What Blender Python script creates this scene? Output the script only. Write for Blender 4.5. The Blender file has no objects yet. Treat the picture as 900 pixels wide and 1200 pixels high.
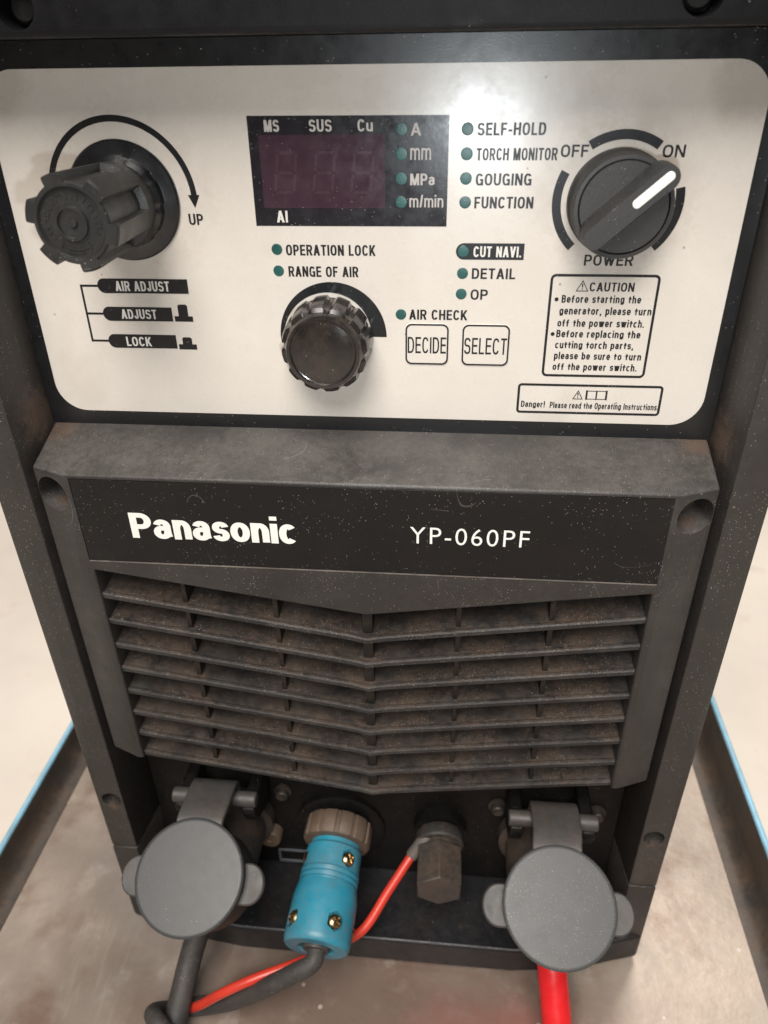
import bpy, bmesh, math, random
from mathutils import Matrix, Vector
random.seed(7)
SC = bpy.context.scene
COL = SC.collection
PI = math.pi

# ------------------------------------------------------------------ camera
cd = bpy.data.cameras.new("camera")
cam = bpy.data.objects.new("camera", cd); COL.objects.link(cam)
cd.sensor_fit = 'VERTICAL'; cd.sensor_height = 36.0; cd.sensor_width = 27.0
cd.lens = 36.0 * 890 / 1200
cd.clip_start = 0.01; cd.clip_end = 60
CX = (0.99556, 0.07397, 0.0582)          # camera axes are set exactly below
def camera_axes():
    f = 890.0
    D = Vector((25, 1430, f)); a = 97.0; y = -(D.x*a + f*f)/D.y
    Z = Vector((a, y, f)); D.normalize(); Z.normalize(); X = D.cross(Z)
    # world = rows (X, Z, -D) acting on camera coordinates (right, down, forward)
    right = Vector((X.x, Z.x, -D.x)); down = Vector((X.y, Z.y, -D.y)); fwd = Vector((X.z, Z.z, -D.z))
    return right, -down, -fwd
r_, u_, b_ = camera_axes()
CAM = Vector((0.0277, -0.2078, 0.1174))
m = Matrix.Identity(4)
for i in range(3):
    m[i][0] = r_[i]; m[i][1] = u_[i]; m[i][2] = b_[i]; m[i][3] = CAM[i]
cam.matrix_world = m
cd.dof.use_dof = True; cd.dof.focus_distance = 0.245; cd.dof.aperture_fstop = 15
SC.camera = cam

# ------------------------------------------------------------------ light
SC.view_settings.view_transform = 'Standard'
SC.view_settings.look = 'None'
SC.view_settings.exposure = 0.0
SC.view_settings.gamma = 1.0
W = bpy.data.worlds.new("World"); SC.world = W; W.use_nodes = True
W.node_tree.nodes["Background"].inputs[0].default_value = (1.0, 0.90, 0.80, 1)
W.node_tree.nodes["Background"].inputs[1].default_value = 0.085

def area(name, loc, target, sx, sy, power, col):
    L = bpy.data.lights.new(name, 'AREA'); L.shape = 'RECTANGLE'; L.size = sx; L.size_y = sy
    L.energy = power; L.color = col
    o = bpy.data.objects.new(name, L); COL.objects.link(o); o.location = loc
    o.rotation_euler = (Vector(target) - Vector(loc)).to_track_quat('-Z', 'Y').to_euler()
    return o
# a workshop ceiling fitting in front of the machine, and the little flash beside the lens
area("overhead_light", (-0.15, -1.30, 2.0), (0, 0, -0.1), 1.3, 1.5, 89, (1.0, 0.94, 0.88))
area("overhead_light", (0.3, 1.5, 2.0), (0.1, 1.3, -0.6), 1.4, 0.6, 50, (1.0, 0.92, 0.84))  # unseen lamp behind the machine, added to brighten the floor
area("flash_lamp", (0.0375, -0.2083, 0.088), (0.02, 0.02, -0.04), 0.009, 0.009, 0.20, (0.88, 0.95, 1.0))

# ------------------------------------------------------------------ materials
def mat(name):
    M = bpy.data.materials.new(name); M.use_nodes = True
    nt = M.node_tree; return M, nt, nt.nodes["Principled BSDF"]
def N(nt, t, **k):
    n = nt.nodes.new(t)
    for a, v in k.items(): setattr(n, a, v)
    return n
def math_(nt, op, a, b=None, c=None):
    n = N(nt, 'ShaderNodeMath', operation=op)
    for i, v in enumerate((a, b, c)):
        if v is None: continue
        if isinstance(v, (int, float)): n.inputs[i].default_value = v
        else: nt.links.new(v, n.inputs[i])
    return n.outputs[0]
def mixc(nt, f, a, b):
    n = N(nt, 'ShaderNodeMix', data_type='RGBA')
    for s, v in ((n.inputs[0], f), (n.inputs[6], a), (n.inputs[7], b)):
        if isinstance(v, (int, float)): s.default_value = v
        elif isinstance(v, tuple): s.default_value = (*v, 1)
        else: nt.links.new(v, s)
    return n.outputs[2]
def noise(nt, co, scale, detail=3, rough=.55):
    n = N(nt, 'ShaderNodeTexNoise'); n.inputs['Scale'].default_value = scale
    n.inputs['Detail'].default_value = detail; n.inputs['Roughness'].default_value = rough
    nt.links.new(co, n.inputs['Vector']); return n.outputs[0]
def ramp(nt, v, lo, hi):
    n = N(nt, 'ShaderNodeMapRange'); n.inputs[1].default_value = lo; n.inputs[2].default_value = hi
    n.interpolation_type = 'SMOOTHSTEP'
    nt.links.new(v, n.inputs[0]); return n.outputs[0]
def specks(nt, co, scale, dens, size, mask=None):
    v = N(nt, 'ShaderNodeTexVoronoi'); v.inputs['Scale'].default_value = scale
    nt.links.new(co, v.inputs['Vector'])
    s = N(nt, 'ShaderNodeSeparateColor'); nt.links.new(v.outputs['Color'], s.inputs[0])
    rad = math_(nt, 'MULTIPLY', s.outputs[1], size)
    inside = math_(nt, 'LESS_THAN', v.outputs['Distance'], rad)
    pick = math_(nt, 'LESS_THAN', s.outputs[0], dens if mask is None else math_(nt, 'MULTIPLY', mask, dens))
    return math_(nt, 'MULTIPLY', inside, pick)

def grime(name, col, rough=.5, var=.25, speck=.12, brown=0.0, scratch=0.0, grain=.12, spec=.5,
          dust=(.50, .47, .43), browncol=(.11, .07, .045), metal=0.0, coat=0.0, upbrown=0.0, haze=0.0, gscale=2200, spots=(), rvar=1.0, upmin=.12):
    """worn plastic, rubber or metal: uneven tone, white dust grains, brown grinding dust, hair scratches, fine grain"""
    M, nt, B = mat(name)
    tc = N(nt, 'ShaderNodeTexCoord'); co = tc.outputs['Object']
    big = noise(nt, co, 38, 5, .6); mid = noise(nt, co, 210, 4, .6)
    v = math_(nt, 'ADD', math_(nt, 'MULTIPLY', big, .6), math_(nt, 'MULTIPLY', mid, .4))
    v = ramp(nt, v, .3, .7)
    c = mixc(nt, v, tuple(x*(1-var) for x in col), tuple(x*(1+var) for x in col))
    if haze > 0:      # pale dusty film in clouds
        hz = ramp(nt, noise(nt, co, 60, 6, .65), .42, .75)
        c = mixc(nt, math_(nt, 'MULTIPLY', hz, haze), c, (.2, .185, .165))
    if brown > 0 or upbrown > 0:
        bn = ramp(nt, math_(nt, 'ADD', math_(nt, 'MULTIPLY', noise(nt, co, 48, 6, .65), .62), math_(nt, 'MULTIPLY', noise(nt, co, 420, 4, .7), .38)), .40, .62)
        f = math_(nt, 'MULTIPLY', bn, brown)
        if upbrown > 0:
            g = N(nt, 'ShaderNodeNewGeometry'); sx = N(nt, 'ShaderNodeSeparateXYZ')
            nt.links.new(g.outputs['Normal'], sx.inputs[0])
            up = ramp(nt, sx.outputs[2], .2, .8)
            f = math_(nt, 'MAXIMUM', f, math_(nt, 'MULTIPLY', math_(nt, 'MULTIPLY', up, upbrown), math_(nt, 'ADD', math_(nt, 'MULTIPLY', bn, 1.0-upmin), upmin)))
        c = mixc(nt, f, c, browncol)
    for (sx_, sy_, sz_, sr_) in spots:      # a patch of settled brown dust
        vm = N(nt, 'ShaderNodeVectorMath', operation='DISTANCE'); nt.links.new(co, vm.inputs[0]); vm.inputs[1].default_value = (sx_, sy_, sz_)
        dd = math_(nt, 'ADD', math_(nt, 'DIVIDE', vm.outputs['Value'], sr_), math_(nt, 'MULTIPLY', math_(nt, 'SUBTRACT', noise(nt, co, 260, 6, .75), .5), 1.9))
        c = mixc(nt, math_(nt, 'MULTIPLY', math_(nt, 'SUBTRACT', 1.0, ramp(nt, dd, .1, .95)), .8), c, (.11, .075, .055))
    if scratch > 0:
        n1 = noise(nt, co, 22, 1.5, .4)
        d = math_(nt, 'ABSOLUTE', math_(nt, 'SUBTRACT', n1, .52))
        line = math_(nt, 'LESS_THAN', d, .0008)
        gate = math_(nt, 'GREATER_THAN', noise(nt, co, 47, 2), .56)
        c = mixc(nt, math_(nt, 'MULTIPLY', math_(nt, 'MULTIPLY', line, gate), scratch), c, (.3, .28, .26))
    if speck > 0:
        mask = ramp(nt, noise(nt, co, 45, 3), .3, .72)
        s1 = specks(nt, co, 900, speck*.35, .14, mask)
        s2 = specks(nt, co, 2300, speck*1.6, .25, mask)
        c = mixc(nt, math_(nt, 'MULTIPLY', math_(nt, 'MAXIMUM', s1, s2), .85), c, dust)
    nt.links.new(c, B.inputs['Base Color'])
    rr = ramp(nt, mid, .2, .8)
    rn = N(nt, 'ShaderNodeMapRange'); rn.inputs[3].default_value = max(.05, rough-.08*rvar); rn.inputs[4].default_value = min(1, rough+.1*rvar)
    nt.links.new(rr, rn.inputs[0]); nt.links.new(rn.outputs[0], B.inputs['Roughness'])
    B.inputs['Specular IOR Level'].default_value = spec
    B.inputs['Metallic'].default_value = metal
    B.inputs['Coat Weight'].default_value = coat; B.inputs['Coat Roughness'].default_value = rough*.9
    if grain > 0:
        b = N(nt, 'ShaderNodeBump'); b.inputs['Strength'].default_value = grain; b.inputs['Distance'].default_value = .0004
        nt.links.new(noise(nt, co, gscale, 2), b.inputs['Height']); nt.links.new(b.outputs[0], B.inputs['Normal'])
    return M

M_COVER = grime("cover_plastic", (.0265, .0242, .0225), .42, .22, .16, brown=.05, scratch=.3, grain=.4, haze=.09, spec=.45, upbrown=.8, upmin=.42, browncol=(.108, .099, .091),
                spots=((-.106, .0175, .0065, .010), (.106, .0175, .0065, .009), (-.1029, .0040, -.0148, .005), (.1029, .0040, -.0148, .005)))
M_LOUVER = grime("louver_plastic", (.019, .0185, .0185), .44, .3, .45, brown=.04, grain=.5, haze=.16, upbrown=.72, upmin=.10, browncol=(.088, .061, .044), spec=.45)
M_FRAME = grime("frame_plastic", (.034, .0305, .028), .42, .15, .22, brown=.03, grain=.3, spec=.42, spots=((-.1115, .014, .012, .014), (.1115, .014, .010, .012), (-.1182, -.001, -.1735, .004), (.1182, -.001, -.1735, .004)))
M_STRIP = grime("strip_black", (.0060, .0052, .0055), .42, .2, .20, scratch=.15, grain=.06, haze=.012, spec=.3)
M_BACKING = grime("panel_black", (.006, .0065, .008), .32, .15, .06, grain=.05, spec=.5, coat=.6)
M_HOLE = grime("recess_plastic", (.018, .016, .015), .6, .2, .05, brown=.8, grain=.2)
M_DARK = grime("recess_black", (.0042, .004, .004), .55, .3, .02, brown=.10, grain=.2, spec=.3, browncol=(.05, .034, .024))
M_SHELF = grime("shelf_black", (.012, .0125, .0145), .42, .2, .04, brown=.08, grain=.2, spec=.4)
M_KNOB = grime("knob_grey", (.0225, .0228, .0232), .36, .15, .22, brown=.03, grain=.2, haze=.07)
M_HOOD = grime("hood_plastic", (.0045, .0045, .0055), .5, .2, .012, grain=.2, spec=.22, haze=.0)
M_KNOBGLOSS = grime("knob_black", (.016, .014, .013), .22, .3, .05, brown=.18, grain=.03, coat=.3)
M_SWITCH = grime("switch_charcoal", (.030, .030, .031), .5, .12, .07, brown=.04, grain=.2, haze=.06)
M_CAP = grime("cap_grey", (.051, .052, .053), .44, .025, .05, rvar=.25, brown=.0, grain=.12)
M_CAPDUST = grime("cap_grey_dusty", (.068, .069, .069), .48, .03, .5, rvar=.3, grain=.12)
M_SKIRT = grime("skirt_rubber", (.016, .014, .013), .55, .2, .03, brown=.6, grain=.2)
M_STRAP = grime("strap_rubber", (.050, .049, .048), .5, .12, .02, brown=.3, grain=.15)
M_TEAL = grime("teal_plastic", (.024, .24, .345), .4, .12, .015, brown=.32, grain=.08, browncol=(.16, .12, .09))
M_RING = grime("ring_plastic", (.13, .092, .066), .55, .2, .05, brown=.5, grain=.3)
M_BRASS = grime("screw_brass", (.62, .46, .26), .3, .2, .0, brown=.4, grain=.1, metal=1)
M_STEEL = grime("dull_steel", (.06, .053, .047), .5, .2, .02, brown=.5, grain=.15, metal=.5)
M_HEX = grime("dark_nut", (.036, .034, .032), .5, .2, .04, brown=.5, grain=.3)
M_RUBBER = grime("cable_rubber", (.038, .037, .036), .6, .3, .2, brown=.2, grain=.4, gscale=1200)
M_REDWIRE = grime("red_insulation", (.62, .045, .025), .35, .08, .0, brown=.10, grain=.05)
M_REDCABLE = grime("red_sheath", (.72, .018, .022), .3, .06, .0, brown=.0, grain=.05)
M_SLEEVE = grime("crimp_sleeve", (.12, .105, .095), .45, .2, .02, brown=.3, grain=.2)

def plain(name, col, rough=.4, spec=.5, bump=0.0):
    M, nt, B = mat(name)
    B.inputs['Base Color'].default_value = (*col, 1); B.inputs['Roughness'].default_value = rough
    B.inputs['Specular IOR Level'].default_value = spec
    return M
def printed(name, col, rough=.34, speck=.0):
    return grime(name, col, rough, .05, speck, grain=.03, gscale=900)
def cream():
    M, nt, B = mat("panel_cream")
    co = N(nt, 'ShaderNodeTexCoord').outputs['Object']
    v = ramp(nt, noise(nt, co, 30, 5, .6), .3, .7)
    c = mixc(nt, v, (.66, .615, .555), (.70, .655, .595))
    mask = ramp(nt, noise(nt, co, 28, 3), .56, .72)
    c = mixc(nt, math_(nt, 'MULTIPLY', mask, .22), c, (.42, .36, .30))
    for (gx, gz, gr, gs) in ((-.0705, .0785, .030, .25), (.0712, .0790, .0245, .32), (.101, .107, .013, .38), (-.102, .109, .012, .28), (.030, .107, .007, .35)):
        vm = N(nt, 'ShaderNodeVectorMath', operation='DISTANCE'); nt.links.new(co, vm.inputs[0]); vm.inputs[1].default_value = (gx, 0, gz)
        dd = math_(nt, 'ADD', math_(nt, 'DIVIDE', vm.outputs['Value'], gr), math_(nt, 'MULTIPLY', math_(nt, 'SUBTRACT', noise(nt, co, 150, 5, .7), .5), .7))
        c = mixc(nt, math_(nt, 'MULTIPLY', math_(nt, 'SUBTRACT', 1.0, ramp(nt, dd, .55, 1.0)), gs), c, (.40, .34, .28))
    s = specks(nt, co, 330, .03, .14)
    c = mixc(nt, math_(nt, 'MULTIPLY', s, .7), c, (.25, .21, .17))
    nt.links.new(c, B.inputs['Base Color'])
    rn = N(nt, 'ShaderNodeMapRange'); rn.inputs[3].default_value = .22; rn.inputs[4].default_value = .36
    nt.links.new(noise(nt, co, 160, 5, .7), rn.inputs[0]); nt.links.new(rn.outputs[0], B.inputs['Roughness'])
    B.inputs['Coat Weight'].default_value = 1.0
    cr = N(nt, 'ShaderNodeMapRange'); cr.inputs[1].default_value = .35; cr.inputs[2].default_value = .65; cr.inputs[3].default_value = .19; cr.inputs[4].default_value = .36
    nt.links.new(noise(nt, co, 75, 6, .7), cr.inputs[0]); nt.links.new(cr.outputs[0], B.inputs['Coat Roughness'])
    b = N(nt, 'ShaderNodeBump'); b.inputs['Strength'].default_value = .05; b.inputs['Distance'].default_value = .0004
    nt.links.new(noise(nt, co, 500, 3), b.inputs['Height']); nt.links.new(b.outputs[0], B.inputs['Normal'])
    return M
M_CREAM = cream()
M_INK = printed("ink_black", (.008, .008, .0095), .36, .06)
M_INKW = printed("ink_white", (.72, .70, .66), .4)
M_INKG = printed("ink_light_grey", (.50, .47, .45), .4)
M_LOGO = printed("logo_white", (.82, .83, .78), .4)
M_DISP = printed("display_black", (.014, .013, .017), .25, .05)
M_WIN = printed("window_maroon", (.048, .024, .036), .22, .03)
M_DIGIT = printed("digit_maroon", (.060, .030, .044), .25)
M_LED = grime("lamp_teal", (.006, .082, .075), .36, .35, .05, grain=.2, coat=.4)
M_WHITE = plain("pointer_white", (.85, .84, .78), .35)
M_BLUE = grime("blue_edge_paint", (.26, .53, .70), .4, .2, .0, brown=.10, grain=.2, haze=.3)

def steel_tray():
    M, nt, B = mat("tray_steel")
    co = N(nt, 'ShaderNodeTexCoord').outputs['Object']
    a = ramp(nt, noise(nt, co, 9, 7, .62), .32, .68)
    c = mixc(nt, a, (.265, .22, .18), (.45, .375, .315))
    b = ramp(nt, noise(nt, co, 21, 6, .6), .48, .72)
    c = mixc(nt, math_(nt, 'MULTIPLY', b, .75), c, (.17, .095, .065))
    d = ramp(nt, noise(nt, co, 60, 6, .7), .52, .75)
    c = mixc(nt, math_(nt, 'MULTIPLY', d, .5), c, (.48, .43, .38))
    st = N(nt, 'ShaderNodeMapping'); st.inputs['Scale'].default_value = (70, 9, 1); st.inputs['Rotation'].default_value = (0, 0, .5)
    nt.links.new(co, st.inputs['Vector'])
    sk = ramp(nt, noise(nt, st.outputs[0], 1.0, 6, .7), .55, .78)
    c = mixc(nt, math_(nt, 'MULTIPLY', sk, .5), c, (.52, .46, .40))
    e = ramp(nt, noise(nt, co, 5.5, 3, .5), .55, .7)
    c = mixc(nt, math_(nt, 'MULTIPLY', e, .35), c, (.15, .145, .15))
    # contact shadow of the plinth, painted as a brown patch just in front
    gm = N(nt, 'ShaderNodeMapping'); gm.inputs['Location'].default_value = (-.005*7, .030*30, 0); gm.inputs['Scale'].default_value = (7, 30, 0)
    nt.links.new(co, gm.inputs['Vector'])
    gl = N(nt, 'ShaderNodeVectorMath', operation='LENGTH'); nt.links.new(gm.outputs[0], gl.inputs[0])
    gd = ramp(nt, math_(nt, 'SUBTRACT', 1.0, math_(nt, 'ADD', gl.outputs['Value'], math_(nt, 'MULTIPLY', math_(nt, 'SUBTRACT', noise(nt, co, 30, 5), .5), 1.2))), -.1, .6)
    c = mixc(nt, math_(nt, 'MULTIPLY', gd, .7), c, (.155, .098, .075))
    # red bounce from the cable, painted into the tray colour
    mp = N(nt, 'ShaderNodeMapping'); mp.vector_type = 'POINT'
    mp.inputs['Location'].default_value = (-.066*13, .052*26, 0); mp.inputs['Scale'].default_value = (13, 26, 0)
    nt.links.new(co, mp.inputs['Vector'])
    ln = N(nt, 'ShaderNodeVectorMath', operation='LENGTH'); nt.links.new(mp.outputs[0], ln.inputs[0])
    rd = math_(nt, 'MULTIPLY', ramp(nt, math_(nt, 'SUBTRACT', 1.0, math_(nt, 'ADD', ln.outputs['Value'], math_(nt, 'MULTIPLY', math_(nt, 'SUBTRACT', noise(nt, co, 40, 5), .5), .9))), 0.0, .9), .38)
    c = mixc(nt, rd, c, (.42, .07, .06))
    s = specks(nt, co, 210, .05, .25)
    c = mixc(nt, math_(nt, 'MULTIPLY', s, .7), c, (.55, .5, .45))
    nt.links.new(c, B.inputs['Base Color'])
    rn = N(nt, 'ShaderNodeMapRange'); rn.inputs[3].default_value = .38; rn.inputs[4].default_value = .6
    nt.links.new(d, rn.inputs[0]); nt.links.new(rn.outputs[0], B.inputs['Roughness'])
    B.inputs['Metallic'].default_value = .15
    bp = N(nt, 'ShaderNodeBump'); bp.inputs['Strength'].default_value = .25; bp.inputs['Distance'].default_value = .0008
    nt.links.new(noise(nt, co, 260, 5), bp.inputs['Height']); nt.links.new(bp.outputs[0], B.inputs['Normal'])
    return M
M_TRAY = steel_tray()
M_RIM = grime("tray_wall_steel", (.048, .042, .037), .5, .35, .02, brown=.6, grain=.3)
def concrete():
    M, nt, B = mat("floor_concrete")
    co = N(nt, 'ShaderNodeTexCoord').outputs['Object']
    a = ramp(nt, noise(nt, co, 4, 6, .6), .3, .7)
    c = mixc(nt, a, (.68, .62, .555), (.78, .725, .655))
    b = ramp(nt, noise(nt, co, 16, 5, .6), .56, .72)
    c = mixc(nt, math_(nt, 'MULTIPLY', b, .35), c, (.56, .45, .37))
    nt.links.new(c, B.inputs['Base Color']); B.inputs['Roughness'].default_value = .5
    return M
M_FLOOR = concrete()

# ------------------------------------------------------------------ helpers
def finish(me, material, smooth=35):
    me.materials.clear(); me.materials.append(material)
    if smooth:
        me.polygons.foreach_set('use_smooth', [True]*len(me.polygons))
        me.set_sharp_from_angle(angle=math.radians(smooth))
    me.update()
def link(name, me, parent=None, M=None, plocal=False):
    o = bpy.data.objects.new(name, me); COL.objects.link(o)
    if parent is not None:
        o.parent = parent
        if parent.type == 'EMPTY' and not plocal:
            o.matrix_parent_inverse = Matrix.Translation(parent.location).inverted()
    if M is not None: o.matrix_basis = M
    return o
def obj(name, bm, material, parent=None, smooth=35, bevel=0.0, M=None, recalc=True, segs=2):
    if recalc: bmesh.ops.recalc_face_normals(bm, faces=bm.faces)
    me = bpy.data.meshes.new(name); bm.to_mesh(me); bm.free()
    finish(me, material, smooth)
    o = link(name, me, parent, M)
    if bevel:
        b = o.modifiers.new("bevel", 'BEVEL'); b.width = bevel; b.segments = segs
        b.limit_method = 'ANGLE'; b.angle_limit = math.radians(28); b.harden_normals = False
    return o
def thing(name, label, cat, loc, group=None):
    o = bpy.data.objects.new(name, None); COL.objects.link(o); o.location = loc
    o.empty_display_size = .05
    return tag(o, label, cat, group)
def tag(o, label, cat, group=None):
    o['label'] = label; o['category'] = cat
    if group: o['group'] = group
    return o
def add_prism(bm, pts, M, h0, h1):
    """closed 2-D outline pts extruded from h0 to h1 along the local z of M"""
    lo = [bm.verts.new(M @ Vector((x, y, h0))) for x, y in pts]
    hi = [bm.verts.new(M @ Vector((x, y, h1))) for x, y in pts]
    n = len(pts)
    bm.faces.new(lo[::-1]); bm.faces.new(hi)
    for i in range(n): bm.faces.new((lo[i], lo[(i+1) % n], hi[(i+1) % n], hi[i]))
def add_box(bm, a, b):
    add_prism(bm, [(a[0], a[1]), (b[0], a[1]), (b[0], b[1]), (a[0], b[1])], Matrix.Identity(4), a[2], b[2])
def add_lathe(bm, prof, M, seg=48, rad=None, close=True):
    """profile of (r, h) turned round the local z of M; rad(angle, row) may scale the radius"""
    rows = []
    for k, (r, h) in enumerate(prof):
        if r <= 1e-7: rows.append([bm.verts.new(M @ Vector((0, 0, h)))])
        else:
            rows.append([])
            for i in range(seg):
                a = 2*PI*i/seg; q = r*(rad(a, k) if rad else 1)
                rows[-1].append(bm.verts.new(M @ Vector((q*math.cos(a), q*math.sin(a), h))))
    for A, B in zip(rows, rows[1:]):
        for i in range(seg):
            j = (i+1) % seg
            if len(A) == 1 and len(B) == 1: continue
            if len(A) == 1: bm.faces.new((A[0], B[j], B[i]))
            elif len(B) == 1: bm.faces.new((A[i], A[j], B[0]))
            else: bm.faces.new((A[i], A[j], B[j], B[i]))
    if close:
        for R_ in (rows[0], rows[-1]):
            if len(R_) > 1: bm.faces.new(R_)
def catmull(P, n=10):
    P = [Vector(p) for p in P]; out = []
    Q = [P[0]*2-P[1]] + P + [P[-1]*2-P[-2]]
    for i in range(1, len(Q)-2):
        for k in range(n):
            t = k/n; a, b, c, d = Q[i-1:i+3]
            out.append(.5*((2*b)+(c-a)*t+(2*a-5*b+4*c-d)*t*t+(3*b-a-3*c+d)*t**3))
    out.append(P[-1]); return out
def add_tube(bm, P, r, seg=20, n=10, caps=True):
    path = catmull(P, n) if n else [Vector(p) for p in P]
    up = Vector((0, 0, 1)); rows = []
    t0 = (path[1]-path[0]).normalized()
    nrm = (up - t0*up.dot(t0))
    if nrm.length < .1: nrm = Vector((1, 0, 0)) - t0*t0.x
    nrm.normalize()
    for i, p in enumerate(path):
        t = (path[min(i+1, len(path)-1)]-path[max(i-1, 0)]).normalized()
        nrm = (nrm - t*nrm.dot(t)).normalized(); bn = t.cross(nrm)
        rr = r(i/(len(path)-1)) if callable(r) else r
        rows.append([bm.verts.new(p + rr*(math.cos(2*PI*k/seg)*nrm + math.sin(2*PI*k/seg)*bn)) for k in range(seg)])
    for A, B in zip(rows, rows[1:]):
        for k in range(seg): bm.faces.new((A[k], A[(k+1) % seg], B[(k+1) % seg], B[k]))
    if caps: bm.faces.new(rows[0]); bm.faces.new(rows[-1])
def axis_matrix(p, z, x=(1, 0, 0)):
    z = Vector(z).normalized(); x = Vector(x); x = (x - z*x.dot(z)).normalized(); y = z.cross(x)
    M = Matrix.Identity(4)
    for i in range(3): M[i][0] = x[i]; M[i][1] = y[i]; M[i][2] = z[i]; M[i][3] = p[i]
    return M
def cut(o, bm):
    """subtract the shapes in bm from o and keep the plain mesh"""
    bmesh.ops.recalc_face_normals(bm, faces=bm.faces)
    me = bpy.data.meshes.new("cutter"); bm.to_mesh(me); bm.free()
    c = bpy.data.objects.new("cutter", me); COL.objects.link(c)
    d = o.modifiers.new("cut", 'BOOLEAN'); d.operation = 'DIFFERENCE'; d.object = c; d.solver = 'EXACT'
    mw = o.matrix_basis.copy()
    bpy.context.view_layer.update()
    dg = bpy.context.evaluated_depsgraph_get()
    new = bpy.data.meshes.new_from_object(o.evaluated_get(dg), depsgraph=dg)
    material = o.data.materials[0]
    o.modifiers.clear(); o.data = new; finish(new, material, 35)
    bpy.data.objects.remove(c); bpy.data.meshes.remove(me)

# ------------------------------------------------------------------ setting: workshop floor
bm = bmesh.new()
FZ = -0.62
vs = [bm.verts.new(v) for v in ((-9, -9, FZ), (9, -9, FZ), (9, 9, FZ), (-9, 9, FZ))]; bm.faces.new(vs)
fl = obj("floor", bm, M_FLOOR, smooth=0); fl['kind'] = 'structure'

# ------------------------------------------------------------------ the metal tray the machine stands in
TZ = -0.263
tray = thing("metal_tray", "rusty brown steel tray with pale blue painted rim under the cutting machine", "tray", (0, .1, TZ-.003))
xl, xr, yf, yb = -.201, .1915, -.30, .52
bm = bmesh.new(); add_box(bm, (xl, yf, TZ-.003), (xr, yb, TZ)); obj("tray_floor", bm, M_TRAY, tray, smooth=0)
def wall(pts, h, name="tray_wall"):
    """one upright side of the tray, seen as a bent sheet with a fillet at its foot"""
    (x0, y0), (x1, y1) = pts
    bm = bmesh.new(); d = Vector((x1-x0, y1-y0, 0)); L = d.length; d.normalize(); nin = Vector((-d.y, d.x, 0))
    prof = [(0.010, .0006), (.006, .0012), (.003, .003), (.0008, .007), (0, .012), (0, h), (-.003, h), (-.003, -.003), (.010, -.003)]
    a = [bm.verts.new(Vector((x0, y0, TZ)) + nin*u + Vector((0, 0, v))) for u, v in prof]
    b = [bm.verts.new(Vector((x1, y1, TZ)) + nin*u + Vector((0, 0, v))) for u, v in prof]
    n = len(prof)
    for i in range(n): bm.faces.new((a[i], a[(i+1) % n], b[(i+1) % n], b[i]))
    bm.faces.new(a); bm.faces.new(b[::-1])
    o = obj(name, bm, M_RIM, tray)
    bm = bmesh.new()      # the blue painted edge along its top
    add_tube(bm, [Vector((x0, y0, TZ+h)) - nin*.0015, Vector((x1, y1, TZ+h)) - nin*.0015], .0016, 10, 0)
    e = obj("painted_edge", bm, M_BLUE, o)
wall(((xl, yb), (xl, yf)), .0195)
wall(((xr, yf), (xr, yb)), .0320)
wall(((xr, yb), (xl, yb)), .0260)

# ------------------------------------------------------------------ the plasma cutting machine
mc = thing("plasma_cutter", "black plasma cutting machine with cream control panel and slatted front grille", "machine", (0, .2, -.259))
I4 = Matrix.Identity(4)
YZ = Matrix(((1, 0, 0, 0), (0, 0, 1, 0), (0, 1, 0, 0), (0, 0, 0, 1)))   # outline (x, z), extruded along y

# side rails
for s in (-1, 1):
    bm = bmesh.new()
    for z0, z1, dy in ((-.2032, .1184, 0), (-.2585, -.2038, -.0004)):
        P = [(.1250, dy), (.1129, dy), (.1102, .0225), (.1102, .060), (.1250, .060)]
        add_prism(bm, [(s*x, y) for x, y in P], I4, z0, z1)
    o = obj("side_frame", bm, M_FRAME, mc, bevel=.0009)
    c = bmesh.new(); add_lathe(c, [(.0040, -.0055), (.0046, .004)], axis_matrix((s*.1182, 0, -.1695), (0, -1, 0)), 32)
    cut(o, c)
# body shell and hood
bm = bmesh.new(); add_box(bm, (-.1243, .0605, -.2575), (.1243, .42, .178)); obj("body_shell", bm, M_FRAME, mc, bevel=.003)
bm = bmesh.new()
prof = [(-.0015, .1188), (.0600, .1188), (.0600, .1780), (.012, .1780), (-.0015, .168)]
add_prism(bm, prof, Matrix(((0, 0, 1, 0), (1, 0, 0, 0), (0, 1, 0, 0), (0, 0, 0, 1))), -.1252, .1252)
hood = obj("hood", bm, M_HOOD, mc, bevel=.0012)
c = bmesh.new()
for x in (.0790, -.0790): add_lathe(c, [(.0042, -.008), (.0050, .004)], axis_matrix((x, -.0015, .1252), (0, -1, 0)), 32)
cut(hood, c)
for x in (.0790, -.0790):
    bm = bmesh.new(); add_lathe(bm, [(.0036, -.0075), (.0036, -.0050), (.0028, -.0042), (0, -.0042)], axis_matrix((x, -.0015, .1252), (0, -1, 0)), 24)
    obj("screw", bm, M_DARK, hood)

# base plinth with the bowed front
bm = bmesh.new()
cv = [(-.1246, -.0008), (-.116, -.0030), (-.104, -.0065), (-.085, -.0103), (-.065, -.0125), (.065, -.0129), (.085, -.0105), (.104, -.0067), (.116, -.0032), (.1246, -.0008)]
add_prism(bm, cv + [(.1246, .40), (-.1246, .40)], I4, -.2590, -.2415)
obj("base", bm, M_SHELF, mc, bevel=.0012)
for x in (-.105, .105):
    for y in (.02, .37):
        bm = bmesh.new(); add_lathe(bm, [(.011, TZ), (.011, -.2588)], Matrix.Translation((x, y, 0)), 24); obj("foot", bm, M_RUBBER, mc)

# connector recess wall
bm = bmesh.new(); add_box(bm, (-.1098, .0230, -.2412), (.1098, .0600, -.004)); obj("recess_wall", bm, M_DARK, mc)

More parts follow.
